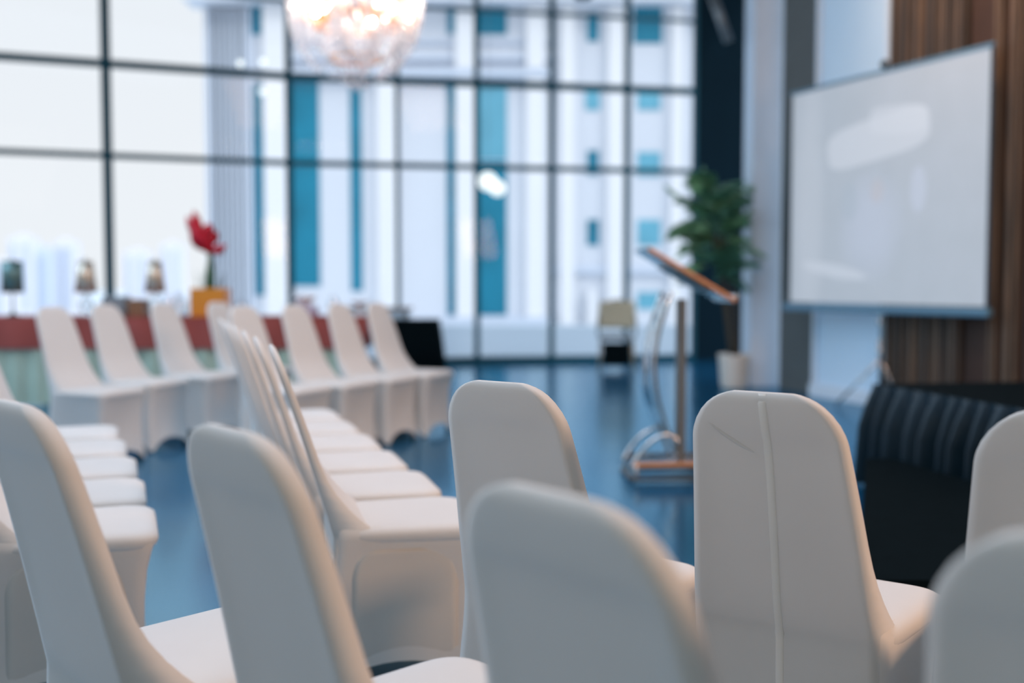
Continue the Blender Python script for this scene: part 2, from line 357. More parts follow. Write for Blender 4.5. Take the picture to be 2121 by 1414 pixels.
def backrest_mesh():
    mb = MB(); rings = []
    zs = [.012, .06, .12, .20, .28, .36, .40, .43, .45, .46, .48, .50, .53, .57, .61, .66, .71, .76, .80, .84, HC - .100, HC - .090, HC - .080, HC - .062, HC - .042, HC - .027, HC - .017, HC - .010, HC - .004, HC - .0015]
    NX = 22
    for z in zs:
        r = .105; w = back_w(z) + (.026 * (max(0, .42 - z) / .42) ** 1.3); e = z - (HC - r)
        if e > 0: w = w - r + math.sqrt(max(0.0, r * r - e * e))
        y = back_c(z); th = THK * (1 - .25 * max(0, (z - .6) / .36))
        th0 = th
        if e > 0: th = th0 * math.sqrt(max(0.02, 1 - max(0, (e - (r - .028)) / .028) ** 2)) if e > r - .028 else th0
        sw = 0.0 if z > .66 else (min(.66 - z, .22) / .22) ** 2.2 * .12          # the cover sweeps forward into the seat
        ring = []
        for side in (1, -1):                                                # +1 front, -1 rear
            for k in range(NX):
                u = -1 + 2 * (k + .5) / NX; u = u if side > 0 else -u
                edge = min(1.0, (1 - abs(u)) / .10); rnd = math.sqrt(max(0, 1 - (1 - edge) ** 2))
                yy = th * (.35 + .65 * rnd)
                if side > 0: o = yy + sw * (.75 + .25 * rnd) if z >= .45 else yy - flare(z) - .004
                else:
                    rim = 1 / (1 + math.exp((abs(u) - .80) * 38)); low = 1 / (1 + math.exp((z - (HC - .09)) * 260)) * max(0, min(1, (z - .50) / .1))
                    o = -yy - flare(z) + .0055 * rim * low
                ring.append(Vector((u * w, y + o, z)))
        rings.append(ring)
    return mb.loft(rings)
def seat_mesh():
    rings = []
    for z, g, hb in ((.425, -.014, 0), (.432, .0, 0), (.447, .005, 0), (.462, .002, 0), (.472, -.012, 0), (.4775, -.032, 0), (.481, -.07, 0), (.483, -.13, 0)):
        rings.append([p + Vector((0, 0, z)) for p in rr(.200 + g, .226 + g, .0 - g * .6, .43 + g, .085 + min(0, g) * .3)])
    return MB().loft(rings)
def skirt_mesh():
    rings = []
    prof = []
    for z, hf, yf, r, pin in ((.475, .17, .36, .035, 0), (.458, .212, .415, .045, 0), (.44, .219, .423, .045, 0), (.41, .214, .414, .045, .003), (.36, .208, .402, .04, .009), (.28, .203, .394, .035, .015),
                              (.20, .202, .392, .03, .018), (.12, .203, .396, .028, .017), (.06, .206, .402, .024, .013), (.012, .209, .408, .022, .008)):
        hb = (.205 + .026 * (max(0, .42 - z) / .42) ** 1.3) - .0015; prof.append((z, hb if z < .46 else .195, hf, -.016 - flare(z), yf, r, pin))
    for z, hb, hf, yb, yf, r, pin in prof:
        ring = rr(hb, hf, yb, yf, r, pin=pin); n = len(ring); per = n // 4; out = []
        for i, p in enumerate(ring):
            k = i % per; t = 0 if k < 9 else (k - 8) / 10.0
            lift = math.sin(math.pi * t) ** .6 * .075 if t > 0 else 0
            out.append(Vector((p.x, p.y, z + lift * max(0, 1 - z / .3))))
        rings.append(out)
    return MB().loft(rings, True, False)
def make_chair():
    ch = empty('covered_chair', (0, 0, 0))
    backrest_mesh().build('backrest', 'cover', ch, True)
    seat_mesh().build('seat', 'cover', ch, True)
    skirt_mesh().build('skirt', 'cover', ch, True)
    for sx, y in ((-1, -.055), (1, -.055), (-1, .375), (1, .375)):
        lg = MB().tube([(sx * .165, y + (.05 if y < 0 else -.02), .42), (sx * .185, y, .02)], .011, 8).build('leg', 'legm', ch, True)
        MB().lathe([(.001, 0), (.016, 0), (.017, .008), (.014, .022), (.001, .022)], 12, (sx * .185, y, 0)).build('foot_cap', 'foot', lg, True)
    return ch
chair0 = make_chair(); HC = .992; LEAN = (-.28, -.09); THK = .015
chair1 = make_chair(); HC = .962; LEAN = (-.215, -.10); THK = .025
used = {}
def place_chair(x, y, deg, label, group, tall=False, sz=1.0):
    src = chair1 if tall else chair0
    o = src if tall not in used else copy_tree(src); used[tall] = True
    o.location = (x, y, 0); o.rotation_euler = (0, 0, -R(deg)); o.scale = (1, 1, sz); tag(o, label, 'chair', group); return o
G1_, G2_ = 'covered chairs of the first row, backs to the viewer', 'covered chairs of the nearest blurred row'
place_chair(.055, 2.42, 38, 'white covered chair in sharp focus, plain back, left of the chair with a centre seam', G1_)
seamed = place_chair(.572, 2.20, 36, 'white covered chair in sharp focus with a seam down the middle of its back', G1_)
place_chair(1.008, 1.88, 33, 'white covered chair cut by the right edge of the photo, behind the blurred one', G1_)
place_chair(-.735, 1.87, 47, 'white covered chair with its back cut by the left edge', G2_, sz=1.016)
place_chair(-.287, 1.555, 50, 'large blurred white covered chair left of centre, before the side-on row', G2_, sz=1.014)
place_chair(.143, 1.175, 50, 'most blurred white covered chair in the middle foreground, low and wide', G2_)
place_chair(.588, .970, 43, 'blurred white covered chair in the bottom right corner, its top rounded', G2_)
def rear_y(x, z):                      # rear surface of the plain back at height z
    e = max(0, z - (HC - .105)); wd = back_w(z) - (.105 - math.sqrt(max(0, .105 ** 2 - e * e))); u = min(1, abs(x) / wd)
    th = THK * (1 - .25 * max(0, (z - .6) / .36)); edge = min(1.0, (1 - u) / .10); rn = math.sqrt(max(0, 1 - (1 - edge) ** 2))
    return back_c(z) - th * (.35 + .65 * rn) + .0055 / (1 + math.exp((u - .80) * 38)) / (1 + math.exp((z - (HC - .09)) * 260))
# seam and creases of the sharp chair
sm = MB(); rings = []
for i in range(50):
    z = .02 + (HC - .004 - .02) * i / 49; x0 = .004 * math.sin(z * 9)
    y = back_c(z) - flare(z) - THK * (1 - .25 * max(0, (z - .6) / .36)) + (.0055 / (1 + math.exp((z - (HC - .09)) * 260))) * max(0, min(1, (z - .50) / .1))
    if z > HC - .03: y = back_c(z) - .019 * math.sqrt(max(.03, 1 - ((z - (HC - .03)) / .03) ** 2))
    w_ = .011
    rings.append([Vector((x0 - w_, y + .0015, z)), Vector((x0 - w_ * .6, y - .0015, z)), Vector((x0 + w_ * .6, y - .0015, z)), Vector((x0 + w_, y + .0015, z)), Vector((x0, y + .003, z))])
so = sm.loft(rings).build('back_seam', 'seam', seamed, True); so['label'] = 'lighter vertical seam down the chair back'
for a, b in (((-.130, .905), (-.010, .830)),):
    pts = []; rad = []
    for i in range(12):
        t = i / 11; x = a[0] + (b[0] - a[0]) * t; z = a[1] + (b[1] - a[1]) * t - .008 * math.sin(math.pi * t)
        pts.append((x, rear_y(x, z) + .0022, z)); rad.append(.0055 * math.sin(math.pi * (t * .94 + .03)))
    MB().tube(pts, rad, 8).build('crease', 'cover', seamed, True)

def row(n, base, step, deg, ddeg, labels, group):
    res = []
    for i in range(n):
        p = Vector(base) + Vector(step) * i; res.append(place_chair(p.x, p.y, deg + ddeg * i, labels[i], group, True))
    return res
g = 'covered chairs in the row seen from the side, centre left'
pr = row(6, (-.54, 3.20), (-.163, .487), 76, -.8, [
    'nearest white covered chair of the side-on row, its side skirt showing below the seat',
    'second white covered chair of the side-on row, counting from the nearest',
    'third white covered chair of the side-on row, counting from the nearest',
    'fourth white covered chair of the side-on row, its thin back edge lit pale blue',
    'fifth white covered chair of the side-on row, its seat small above the fourth',
    'farthest white covered chair of the side-on row, mostly hidden by the others'], g)
g = 'covered chairs in the row at the far left edge, only seats in view'
lr = row(5, (-1.475, 3.03), (-.197, .478), 70, 0, [
    'nearest white covered chair of the left-edge row, showing seat and tall side skirt',
    'second white chair seat of the left-edge row, just above the nearest seat',
    'third white chair seat of the left-edge row, middle of the five stacked seats',
    'fourth white chair seat of the left-edge row, second from the top',
    'farthest white chair seat of the left-edge row, topmost of the five'], g)
g = 'covered chairs standing at the left before the red buffet table'
place_chair(-2.90, 7.05, 110, 'far white covered chair, leftmost in front of the red table', g, True, 1.03)
place_chair(-2.80, 7.70, 111, 'far white covered chair, second from left in front of the red table', g, True, 1.03)
place_chair(-2.56, 8.25, 112, 'far white covered chair, third from left in front of the red table', g, True, 1.03)
place_chair(-2.28, 8.80, 113, 'far white covered chair below the red flower, behind the side-on row', g, True, 1.03)
g = 'warm lit covered chairs in the middle distance, left of the black draped table'
place_chair(-.93, 8.45, 116, 'far white covered chair, rightmost, beside the black draped table', g, True, 1.03)
place_chair(-1.17, 8.05, 116, 'far warm-lit covered chair, second from the black draped table', g, True, 1.03)
place_chair(-1.42, 7.62, 116, 'far warm-lit covered chair, third from the black draped table', g, True, 1.03)
place_chair(-1.68, 7.20, 116, 'far warm-lit covered chair, fourth from the black draped table, seat low', g, True, 1.03)
# rounded shade on two row-end chair skirts, put in as darker fabric
def shade_patch(ch):
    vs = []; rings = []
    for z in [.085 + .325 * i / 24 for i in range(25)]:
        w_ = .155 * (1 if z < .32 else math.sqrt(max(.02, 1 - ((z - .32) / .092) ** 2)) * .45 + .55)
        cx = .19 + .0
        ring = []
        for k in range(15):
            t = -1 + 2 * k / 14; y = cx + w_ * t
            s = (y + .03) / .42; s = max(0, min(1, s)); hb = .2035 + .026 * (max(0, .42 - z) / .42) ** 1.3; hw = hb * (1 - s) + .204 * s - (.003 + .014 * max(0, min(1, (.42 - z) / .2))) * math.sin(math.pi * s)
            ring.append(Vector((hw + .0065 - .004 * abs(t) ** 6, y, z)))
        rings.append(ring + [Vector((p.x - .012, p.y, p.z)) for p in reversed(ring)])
    o = MB().loft(rings).build('shade_patch', 'cover2', ch, True); o['label'] = 'rounded patch of shade put into slightly darker fabric'
shade_patch(pr[0]); shade_patch(lr[0])
lr[4].location.x -= .03; lr[3].location.x -= .015

# ------------------------------------------------------------------ lectern
LB = Vector((1.03, 6.45, 0))
lec = empty('lectern', LB, R(4), 'slim steel and acrylic lectern with slanted top and orange-lit base edge', 'lectern')
for yy in (-.19, .19):
    MB().box((-.07, yy, .02), (.54, .03, .022), bev=.006).build('base_bar', 'steel_d', lec)
    q = MB().box((-.07, yy * .93, .105), (.52, .024, .028), bev=.008).build('base_rail', 'orange_lit' if yy < 0 else 'chrome', lec)
    if yy < 0: q['label'] = 'base rail with orange light put into its colour'
for xx in (-.33, .19): MB().box((xx, 0, .02), (.03, .41, .022), bev=.006).build('base_bar', 'steel_d', lec)
for xx in (-.31, .17):
    for yy in (-.18, .18): MB().tube([(xx, yy, .02), (xx, yy, .10)], .01, 8).build('base_post', 'chrome', lec, True)
MB().box((-.07, 0, .085), (.48, .34, .012), bev=.004).build('base_plate', 'clear', lec)
MB().box((-.01, 0, .58), (.055, .08, 1.0), bev=.01).build('column', 'steel_m', lec)
def curve(pts, n=16):
    P = [Vector(p) for p in pts]; out = []
    for i in range(n + 1):
        t = i / n; a = [p.copy() for p in P]
        while len(a) > 1: a = [a[k].lerp(a[k + 1], t) for k in range(len(a) - 1)]
        out.append(a[0])
    return out
for yy in (-.13, .13):
    MB().tube(curve([(-.10, yy, 1.12), (-.22, yy, .82), (-.26, yy, .52), (-.10, yy, .30), (-.05, yy, .12)]), .014, 8).build('side_stay', 'chrome', lec, True)
mb = MB(); c1 = curve([(-.10, -.12, 1.10), (-.24, -.12, .82), (-.28, -.12, .5), (-.12, -.12, .30)])
mb.loft([[p, p + Vector((0, .24, 0)), p + Vector((-.01, .24, 0)), p + Vector((-.01, 0, 0))] for p in c1])
mb.build('acrylic_front', 'clear', lec, True)
for yy in (-.14, .14):
    MB().tube(curve([(-.34, yy, .06), (-.26, yy, .26), (-.10, yy, .34), (-.04, yy, .22)]), .011, 8).build('foot_brace', 'chrome', lec, True)
rot = Matrix.Rotation(R(30.5), 4, 'Y')
MB().box((.0, 0, 1.225), (.60, .46, .020), mtx=rot, bev=.006).build('reading_board', 'clear', lec)
MB().box((.0, -.235, 1.222), (.60, .02, .026), mtx=rot, bev=.006).build('board_edge', 'orange_lit', lec)['label'] = 'board edge with orange light put into its colour'
MB().box((.0, .0, 1.20), (.30, .30, .012), mtx=rot, bev=.003).build('board_support', 'steel_d', lec)
MB().box((.262, .0, 1.085), (.02, .46, .05), mtx=rot, bev=.004).build('book_stop', 'chrome', lec)

# ------------------------------------------------------------------ projection screen
SL = Vector((2.846, 11.0, 0)); SR = Vector((3.877, 8.72, 0)); SU = (SR - SL).normalized(); SW = (SR - SL).length
SN = Vector((SU.y, -SU.x, 0)); SN = SN if SN.y < 0 else -SN
scr = empty('projection_screen', (SL + SR) / 2, math.atan2(SU.y, SU.x), 'white tripod projection screen with a faint projected picture, in front of the slats', 'projection screen')
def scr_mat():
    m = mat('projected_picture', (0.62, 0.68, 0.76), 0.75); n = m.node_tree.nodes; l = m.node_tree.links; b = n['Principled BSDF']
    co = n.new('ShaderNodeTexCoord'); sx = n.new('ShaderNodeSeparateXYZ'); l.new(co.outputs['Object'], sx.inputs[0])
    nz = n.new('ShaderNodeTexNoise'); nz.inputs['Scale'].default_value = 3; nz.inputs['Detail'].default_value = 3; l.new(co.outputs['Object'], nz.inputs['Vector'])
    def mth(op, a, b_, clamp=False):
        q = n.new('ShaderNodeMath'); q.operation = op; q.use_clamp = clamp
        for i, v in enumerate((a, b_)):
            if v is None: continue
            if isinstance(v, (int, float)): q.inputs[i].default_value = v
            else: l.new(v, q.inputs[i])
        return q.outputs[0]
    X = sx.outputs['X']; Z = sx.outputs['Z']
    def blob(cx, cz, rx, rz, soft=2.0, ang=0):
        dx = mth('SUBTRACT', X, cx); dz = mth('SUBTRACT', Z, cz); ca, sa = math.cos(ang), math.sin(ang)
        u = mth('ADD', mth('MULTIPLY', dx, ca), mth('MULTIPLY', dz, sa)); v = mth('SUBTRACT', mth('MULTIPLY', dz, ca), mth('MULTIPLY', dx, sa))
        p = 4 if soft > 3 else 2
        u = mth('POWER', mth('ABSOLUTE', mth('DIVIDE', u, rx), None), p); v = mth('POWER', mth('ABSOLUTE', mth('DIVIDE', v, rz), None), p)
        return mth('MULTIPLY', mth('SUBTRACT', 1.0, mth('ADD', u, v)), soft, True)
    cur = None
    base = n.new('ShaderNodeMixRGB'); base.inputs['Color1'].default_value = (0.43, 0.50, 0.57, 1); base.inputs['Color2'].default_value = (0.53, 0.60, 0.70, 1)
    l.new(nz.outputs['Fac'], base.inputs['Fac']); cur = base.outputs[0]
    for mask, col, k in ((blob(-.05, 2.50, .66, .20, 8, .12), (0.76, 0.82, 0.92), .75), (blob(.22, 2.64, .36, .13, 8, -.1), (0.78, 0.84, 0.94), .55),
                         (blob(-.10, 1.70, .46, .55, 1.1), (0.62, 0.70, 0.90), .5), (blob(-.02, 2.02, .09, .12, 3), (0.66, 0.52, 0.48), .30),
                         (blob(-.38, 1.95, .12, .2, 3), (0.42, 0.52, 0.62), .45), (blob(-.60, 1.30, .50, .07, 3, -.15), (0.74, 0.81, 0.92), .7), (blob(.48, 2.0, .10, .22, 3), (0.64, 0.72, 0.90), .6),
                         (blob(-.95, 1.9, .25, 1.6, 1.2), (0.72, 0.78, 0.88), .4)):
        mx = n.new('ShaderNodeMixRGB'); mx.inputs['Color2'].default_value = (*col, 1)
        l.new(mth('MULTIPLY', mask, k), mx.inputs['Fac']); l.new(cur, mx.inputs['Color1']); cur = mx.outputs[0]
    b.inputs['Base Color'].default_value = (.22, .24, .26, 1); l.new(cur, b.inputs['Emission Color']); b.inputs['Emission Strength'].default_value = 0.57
    return m
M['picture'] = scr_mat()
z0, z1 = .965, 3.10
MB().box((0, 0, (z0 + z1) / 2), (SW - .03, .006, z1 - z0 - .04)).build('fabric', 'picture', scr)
for s in (-1, 1): MB().box((s * (SW / 2 - .012), 0, (z0 + z1) / 2), (.024, .008, z1 - z0)).build('side_border', 'scrblk', scr)
MB().box((0, 0, z1 - .005), (SW + .02, .03, .035), bev=.01).build('top_bar', 'scrcase', scr)
MB().box((-.02, 0, z0 - .03), (SW + .10, .075, .075), bev=.02).build('roller_case', 'scrcase', scr)
MB().tube([(0, .06, .16), (0, .06, 3.20)], .017, 12).build('pole', 'chrome', scr, True)
MB().ball((0, .04, 3.17), .05, 12, (1, .7, .8)).build('top_hook', 'darkmetal', scr, True)
for zz in (.82, .62, .55): MB().ball((0, .045, zz), .032, 12).build('clamp_knob', 'chrome', scr, True)
for a in (200, 320, 80):
    MB().tube([(0, .06, .48), (.46 * math.cos(R(a)), .06 + .40 * math.sin(R(a)) * (.5 if a == 80 else 1), .015)], .013, 8).build('leg', 'chrome' if a != 320 else 'darkmetal', scr, True)

# ------------------------------------------------------------------ stage with black pleated skirt
S0 = Vector((2.13, 6.25, 0)); SD = (Vector((2.34, 5.25, 0)) - S0).normalized()
SZ = .585; E1 = S0 + SD * 3.1
st = empty('stage_platform', S0, 0, 'black stage platform with pleated satin skirt at right below the screen', 'stage')
mb = MB(); mb.prism([(0.01, 0), (2.2, .35), (2.6, -2.6), (E1.x - S0.x + .02, E1.y - S0.y)], .03, SZ); mb.build('deck', 'black', st)
rings = []
nn = 330; pts = []
Lk = 3.1
for i in range(nn + 1):
    s = Lk * i / nn; a = .045 * math.sin(s * 44 + 1.2 * math.sin(s * 7)); a += .012 * math.sin(s * 23)
    pts.append((s, a))
out_n = Vector((SD.y, -SD.x, 0)); out_n = out_n if out_n.x < 0 else -out_n
def pleat_ring(z, amp, lean):
    return [SD * s + out_n * (.012 + (a + .03) * amp + lean) + Vector((0, 0, z)) for s, a in pts]
rg = [pleat_ring(z, amp, ln) for z, amp, ln in ((SZ + .004, .12, 0), (SZ - .03, .3, .0), (SZ - .12, .8, .005), (.35, 1.1, .02), (.18, 1.2, .025), (.01, 1.3, .03))]
MB().loft(rg, False, False).build('pleated_skirt', 'skirtb', st, True)
tag(MB().prism([(1.93, 5.80), (2.08, 5.80), (2.45, 3.9), (2.50, 3.4), (1.12, 3.4)], 0, .22).build('stage_step', 'black'), 'low matt black step platform in front of the pleated stage skirt', 'platform')

# ------------------------------------------------------------------ plant
pl = empty('potted_palm', (2.50, 12.0, 0), 0, 'tall leafy palm in a cream pot by the dark wall and column', 'plant')
MB().lathe([(.001, 0), (.13, 0), (.15, .03), (.175, .36), (.185, .38), (.165, .38), (.16, .33), (.001, .33)], 28).build('pot', 'pot', pl, True)
MB().lathe([(.001, .31), (.158, .31), (.158, .335), (.001, .335)], 20).build('soil', 'soil', pl)
rnd = random.Random(3)
for k in range(3):
    a = k * 2.1; MB().tube(curve([(.04 * math.cos(a), .04 * math.sin(a), .33), (.1 * math.cos(a) - .05, .08 * math.sin(a), 1.0), (.05 * math.cos(a + .6) - .2, .05 * math.sin(a), 1.7)], 8), [.022] * 5 + [.016] * 4, 8).build('stem', 'trunk', pl, True)
def frond(p, d, L, drop, m, wid):
    mb = MB(); d = d.normalized(); pts = []
    for i in range(15):
        t = i / 14; pts.append(p + d * L * t + Vector((0, 0, -drop * t * t)))
    mb.tube(pts, [.008 * (1 - .8 * i / 14) for i in range(15)], 5)
    for i in range(2, 15):
        t = i / 14; tan = (pts[i] - pts[i - 1]).normalized(); side = tan.cross(Vector((0, 0, 1))).normalized(); ll = wid * math.sin(math.pi * (t * .85 + .12)) + .04
        for s in (-1, 1):
            for q in (0, .5):
                b = pts[i] - tan * q * L / 14; tip = b + (side * s * .8 + tan * .65 + Vector((0, 0, -.25 + rnd.uniform(-.25, .2)))).normalized() * ll
                wv = tan * .018; mid = (b + tip) / 2 + Vector((0, 0, .02))
                mb.add([b - wv * .4, b + wv * .4, mid + wv, tip, mid - wv], [(0, 1, 2, 4), (4, 2, 3)])
                mb.add([v + Vector((0, 0, -.003)) for v in (b - wv * .4, b + wv * .4, mid + wv, tip, mid - wv)], [(4, 2, 1, 0), (3, 2, 4)])
    return mb.build('frond', m, pl)
for i in range(46):
    a = rnd.uniform(0, 6.283); z = rnd.uniform(1.2, 2.25); el = rnd.uniform(.15, 1.3)
    frond(Vector((-.27 + .08 * math.cos(a), .05 * math.sin(a), z)), Vector((math.cos(a), math.sin(a), el)), rnd.uniform(.34, .56), rnd.uniform(.05, .30), 'leaf' if z > 1.35 and i % 4 else 'leafd', rnd.uniform(.14, .22))
frond(Vector((-.2, 0, 1.8)), Vector((-.8, 0, .75)), .78, .10, 'leaf', .16)
frond(Vector((-.25, 0, 1.95)), Vector((-.25, 0, 1.2)), .55, .05, 'leaf', .2)
frond(Vector((-.1, 0, 1.5)), Vector((.9, -.2, .6)), .5, .3, 'leaf', .2)

# ------------------------------------------------------------------ chairs and tables by the glass
ch = empty('banquet_chair', on_z(1278, 768, 0) + Vector((0, .1, 0)), R(-4), 'uncovered banquet chair with beige back standing at the window wall', 'chair')
mb = MB(); rings = []
for z in [.58 + .36 * i / 10 for i in range(11)]:
    w_ = .235 + .03 * (z - .58) - (.03 * max(0, (z - .86) / .08)); y = -.17 - .12 * (z - .45)
    rings.append([Vector((x * w_, y - .02 + .02 * abs(x) ** 2, z)) for x in [-1 + .2 * k for k in range(11)]] + [Vector((x * w_, y + .025 - .01 * abs(x) ** 3, z)) for x in [1 - .2 * k for k in range(11)]])
mb.loft(rings).build('backrest', 'beige', ch, True)
MB().tube(curve([(-.24, -.12, .45), (-.27, -.17, .8), (-.27, -.25, 1.0), (0, -.26, 1.02), (.27, -.25, 1.0), (.27, -.17, .8), (.24, -.12, .45)], 20), .013, 8).build('back_frame', 'darkmetal', ch, True)
mb = MB()
for_z = ((.42, -.01), (.43, .0), (.47, .0), (.49, -.02))
mb.loft([[p + Vector((0, -.2, z)) for p in rr(.22 + g_, .235 + g_, 0 - g_, .44 + g_, .05)] for z, g_ in for_z]).build('seat', 'greybox', ch, True)
for sx in (-1, 1):
    MB().tube([(sx * .21, -.12, .44), (sx * .24, -.24, .0)], .014, 8).build('leg', 'legm', ch, True)
    MB().tube([(sx * .21, .2, .44), (sx * .225, .23, .0)], .014, 8).build('leg', 'legm', ch, True)
mb = MB(); mb.box((0, .02, .22), (.36, .3, .30), bev=.01); tag(mb.build('black_block', 'black', None, loc=tuple(ch.location)), 'black block filling the space under the beige-backed chair', 'box')  # solid black block below the seat

def draped(name, loc, dims, m, label, cat, flare=.06, amp=.008, n=120, rz=0):
    sx, sy, sz = dims; rings = []
    per = 2 * (sx + sy)
    def ring(z, out, am):
        r = []
        for p in rr(sx / 2 + out, sx / 2 + out, -sy / 2 - out, sy / 2 + out, .03 + out * .6):
            ang = math.atan2(p.y, p.x); r.append(Vector((p.x, p.y, z)) * 1.0 + Vector((math.cos(ang), math.sin(ang), 0)) * am * math.sin(ang * 26))
        return r
    rings = [ring(sz, -.03, 0), ring(sz, 0, 0), ring(sz - .02, .005, 0), ring(sz * .6, flare * .5, amp), ring(.01, flare, amp * 2)]
    o = MB().loft(rings).build(name, m, None, True, loc); o.rotation_euler = (0, 0, rz)
    return tag(o, label, cat)
bt = on_z(862, 752, 0)
draped('draped_table', (bt.x * 14.5 / bt.y, 14.5, 0), (.62, .5, .69), 'black', 'small black draped table by the window, right of the red table', 'table', .08)
ct = empty('console_table', (-1.95, 15.05, 0), 0, 'narrow wooden-topped table ending right of the red table, behind the chairs', 'table')
MB().box((0, 0, .825), (1.1, .3, .03), bev=.005).build('tabletop', 'wood', ct)
MB().box((.0, 0, .745), (1.02, .24, .13), bev=.005).build('apron', 'panel', ct)
for sx in (-1, 1):
    for sy in (-1, 1): MB().box((sx * .47, sy * .10, .40), (.04, .04, .81), bev=.004).build('leg', 'wood', ct)

# long buffet table
BY = 10.65; BX0, BX1 = -7.6, -1.45; BZ = .835
bt = empty('buffet_table', ((BX0 + BX1) / 2, BY, 0), 0, 'long buffet table along the window under red cloth and pale skirt', 'table')
MB().box((0, 0, BZ - .03), (BX1 - BX0, .7, .04), bev=.004).build('tabletop', 'wood', bt)
for i in range(5):
    for sy in (-1, 1): MB().box((-3.0 + 1.5 * i, sy * .28, .39), (.05, .05, .78)).build('leg', 'steel_d', bt)
def wavy(x0, x1, y, z0, z1, amp, fr, m, name, n=400):
    rg = []
    for z, a in ((z1, .15), (z1 - (z1 - z0) * .2, .7), (z0, 1.0)):
        rg.append([Vector((x0 + (x1 - x0) * i / n, y - amp * a * (1 + math.sin(i * (x1 - x0) / n * fr + .8 * math.sin(i * .05))), z)) for i in range(n + 1)])
    return MB().loft(rg, False, False)
mb = wavy(BX0, BX1, BY - .40, .545, BZ, .014, 16, 'red', 'x')
mb.box(((BX0 + BX1) / 2, BY, BZ + .006), (BX1 - BX0 + .01, .80, .012)); mb.box((BX1 + .005, BY, (.545 + BZ) / 2), (.01, .8, BZ - .545))
tag(mb.build('tablecloth', 'red', None, True), 'brick red cloth hanging over the front of the long buffet table', 'tablecloth')
mb = wavy(BX0, BX1, BY - .37, .01, .60, .02, 34, 'sage', 'x', 700)
tag(mb.build('table_skirt', 'sage', None, True), 'pale sage pleated skirt below the red cloth of the buffet table', 'table skirt')
TZ = BZ + .0125
# lamps on the buffet
def lamp(px, shade_m, label, sw, y=BY - .15, seed=0, dark=False):
    x = (px - CX) / F * y; r = empty('table_lamp', (x, y, TZ), 0, label, 'lamp', 'table lamps on the red buffet table')
    if dark:
        MB().lathe([(.001, 0), (.065, 0), (.065, .012), (.02, .03), (.010, .06), (.008, .24), (.001, .24)], 20).build('base', 'darkmetal', r, True)
        MB().tube([(0, 0, .23), (0, 0, .32)], .008, 8).build('stem', 'darkmetal', r, True)
    else:
        MB().lathe([(.001, 0), (.06, 0), (.065, .015), (.03, .035), (.055, .07), (.07, .12), (.05, .17), (.018, .20), (.014, .24), (.001, .24)], 24).build('base', 'crystal', r, True)
        MB().tube([(0, 0, .22), (0, 0, .30)], .010, 8).build('stem', 'chrome', r, True)
    a, b = sw
    MB().lathe([(a, .235), (b, .545), (b - .006, .545), (a - .006, .235)], 32).build('lamp_shade', shade_m, r, True)
    MB().lathe([(.001, .54), (.012, .545), (.014, .565), (.001, .585)], 12).build('finial', 'chrome', r, True)
    return r
lamp(27, 'shadeg', 'table lamp with dark green drum shade at the left edge of the buffet', (.105, .10), dark=True)
lamp(179, 'shade', 'bronze-shaded table lamp with crystal base, middle of the three', (.108, .072))
lamp(322, 'shade', 'bronze-shaded table lamp with crystal base, nearest to the red flower', (.100, .066))
# flower arrangement
fx = (437 - CX) / F * (BY - .1)
fv = empty('flower_box', (fx, BY - .1, TZ), 0, 'amber box planter with grassy stems under the red flower', 'planter')
MB().box((0, 0, .14), (.34, .26, .28), bev=.01).build('box', 'gold', fv)
for i in range(12):
    a = rnd.uniform(-.13, .13); b = rnd.uniform(-.1, .1); hh = rnd.uniform(.40, .48)
    MB().tube([(a, b, .28), (a * 1.1, b, .28 + (hh - .28) * .5), (a * 1.25, b, hh)], [.005, .004, .001], 5).build('grass_stem', 'stem', fv)
rf = empty('red_flower', (fx, BY - .1, TZ + .28), 0, 'tall crimson flower on a dark green stem above the amber box', 'flower')
MB().lathe([(.001, 0), (.045, 0), (.052, .04), (.046, .16), (.026, .26), (.018, .36), (.001, .36)], 16).build('stem', 'stem', rf, True)
def petal(c, d, L, w, tw):
    d = Vector(d).normalized(); s = d.cross(Vector((0, 1, .2))).normalized(); nrm = d.cross(s); s = (s * math.cos(tw) + nrm * math.sin(tw)); rings = []
    for i in range(9):
        t = i / 8; ww = w * math.sin(math.pi * (t * .9 + .08)) ** .8; cc = Vector(c) + d * L * t + nrm * .15 * L * math.sin(t * 2.5)
        rings.append([cc - s * ww, cc + nrm * .25 * ww, cc + s * ww, cc + nrm * (.25 * ww + .004)])
    return MB().loft(rings).build('petal', 'petal', rf, True)
for c, d, L, w_, tw in (((0, 0, .33), (-.35, 0, 1), .22, .055, 0), ((0, 0, .36), (-.9, .1, .8), .20, .05, .5), ((-.05, 0, .44), (-.6, -.2, 1), .24, .055, -.4), ((-.05, 0, .46), (.35, 0, 1), .14, .05, .3),
                       ((-.08, 0, .55), (-.35, 0, 1), .17, .03, .2), ((.0, 0, .34), (1, 0, .45), .15, .028, .2), ((.02, 0, .33), (.8, -.3, .15), .12, .035, .9), ((-.04, -.02, .38), (-.3, -.5, .9), .20, .06, .1),
                       ((-.05, .02, .40), (.5, .4, .8), .15, .05, -.2), ((-.09, 0, .50), (-1, 0, .3), .09, .025, .4)):
    petal((c[0], c[1], c[2] + .01), d, L * 1.25, w_ * 1.35, tw)
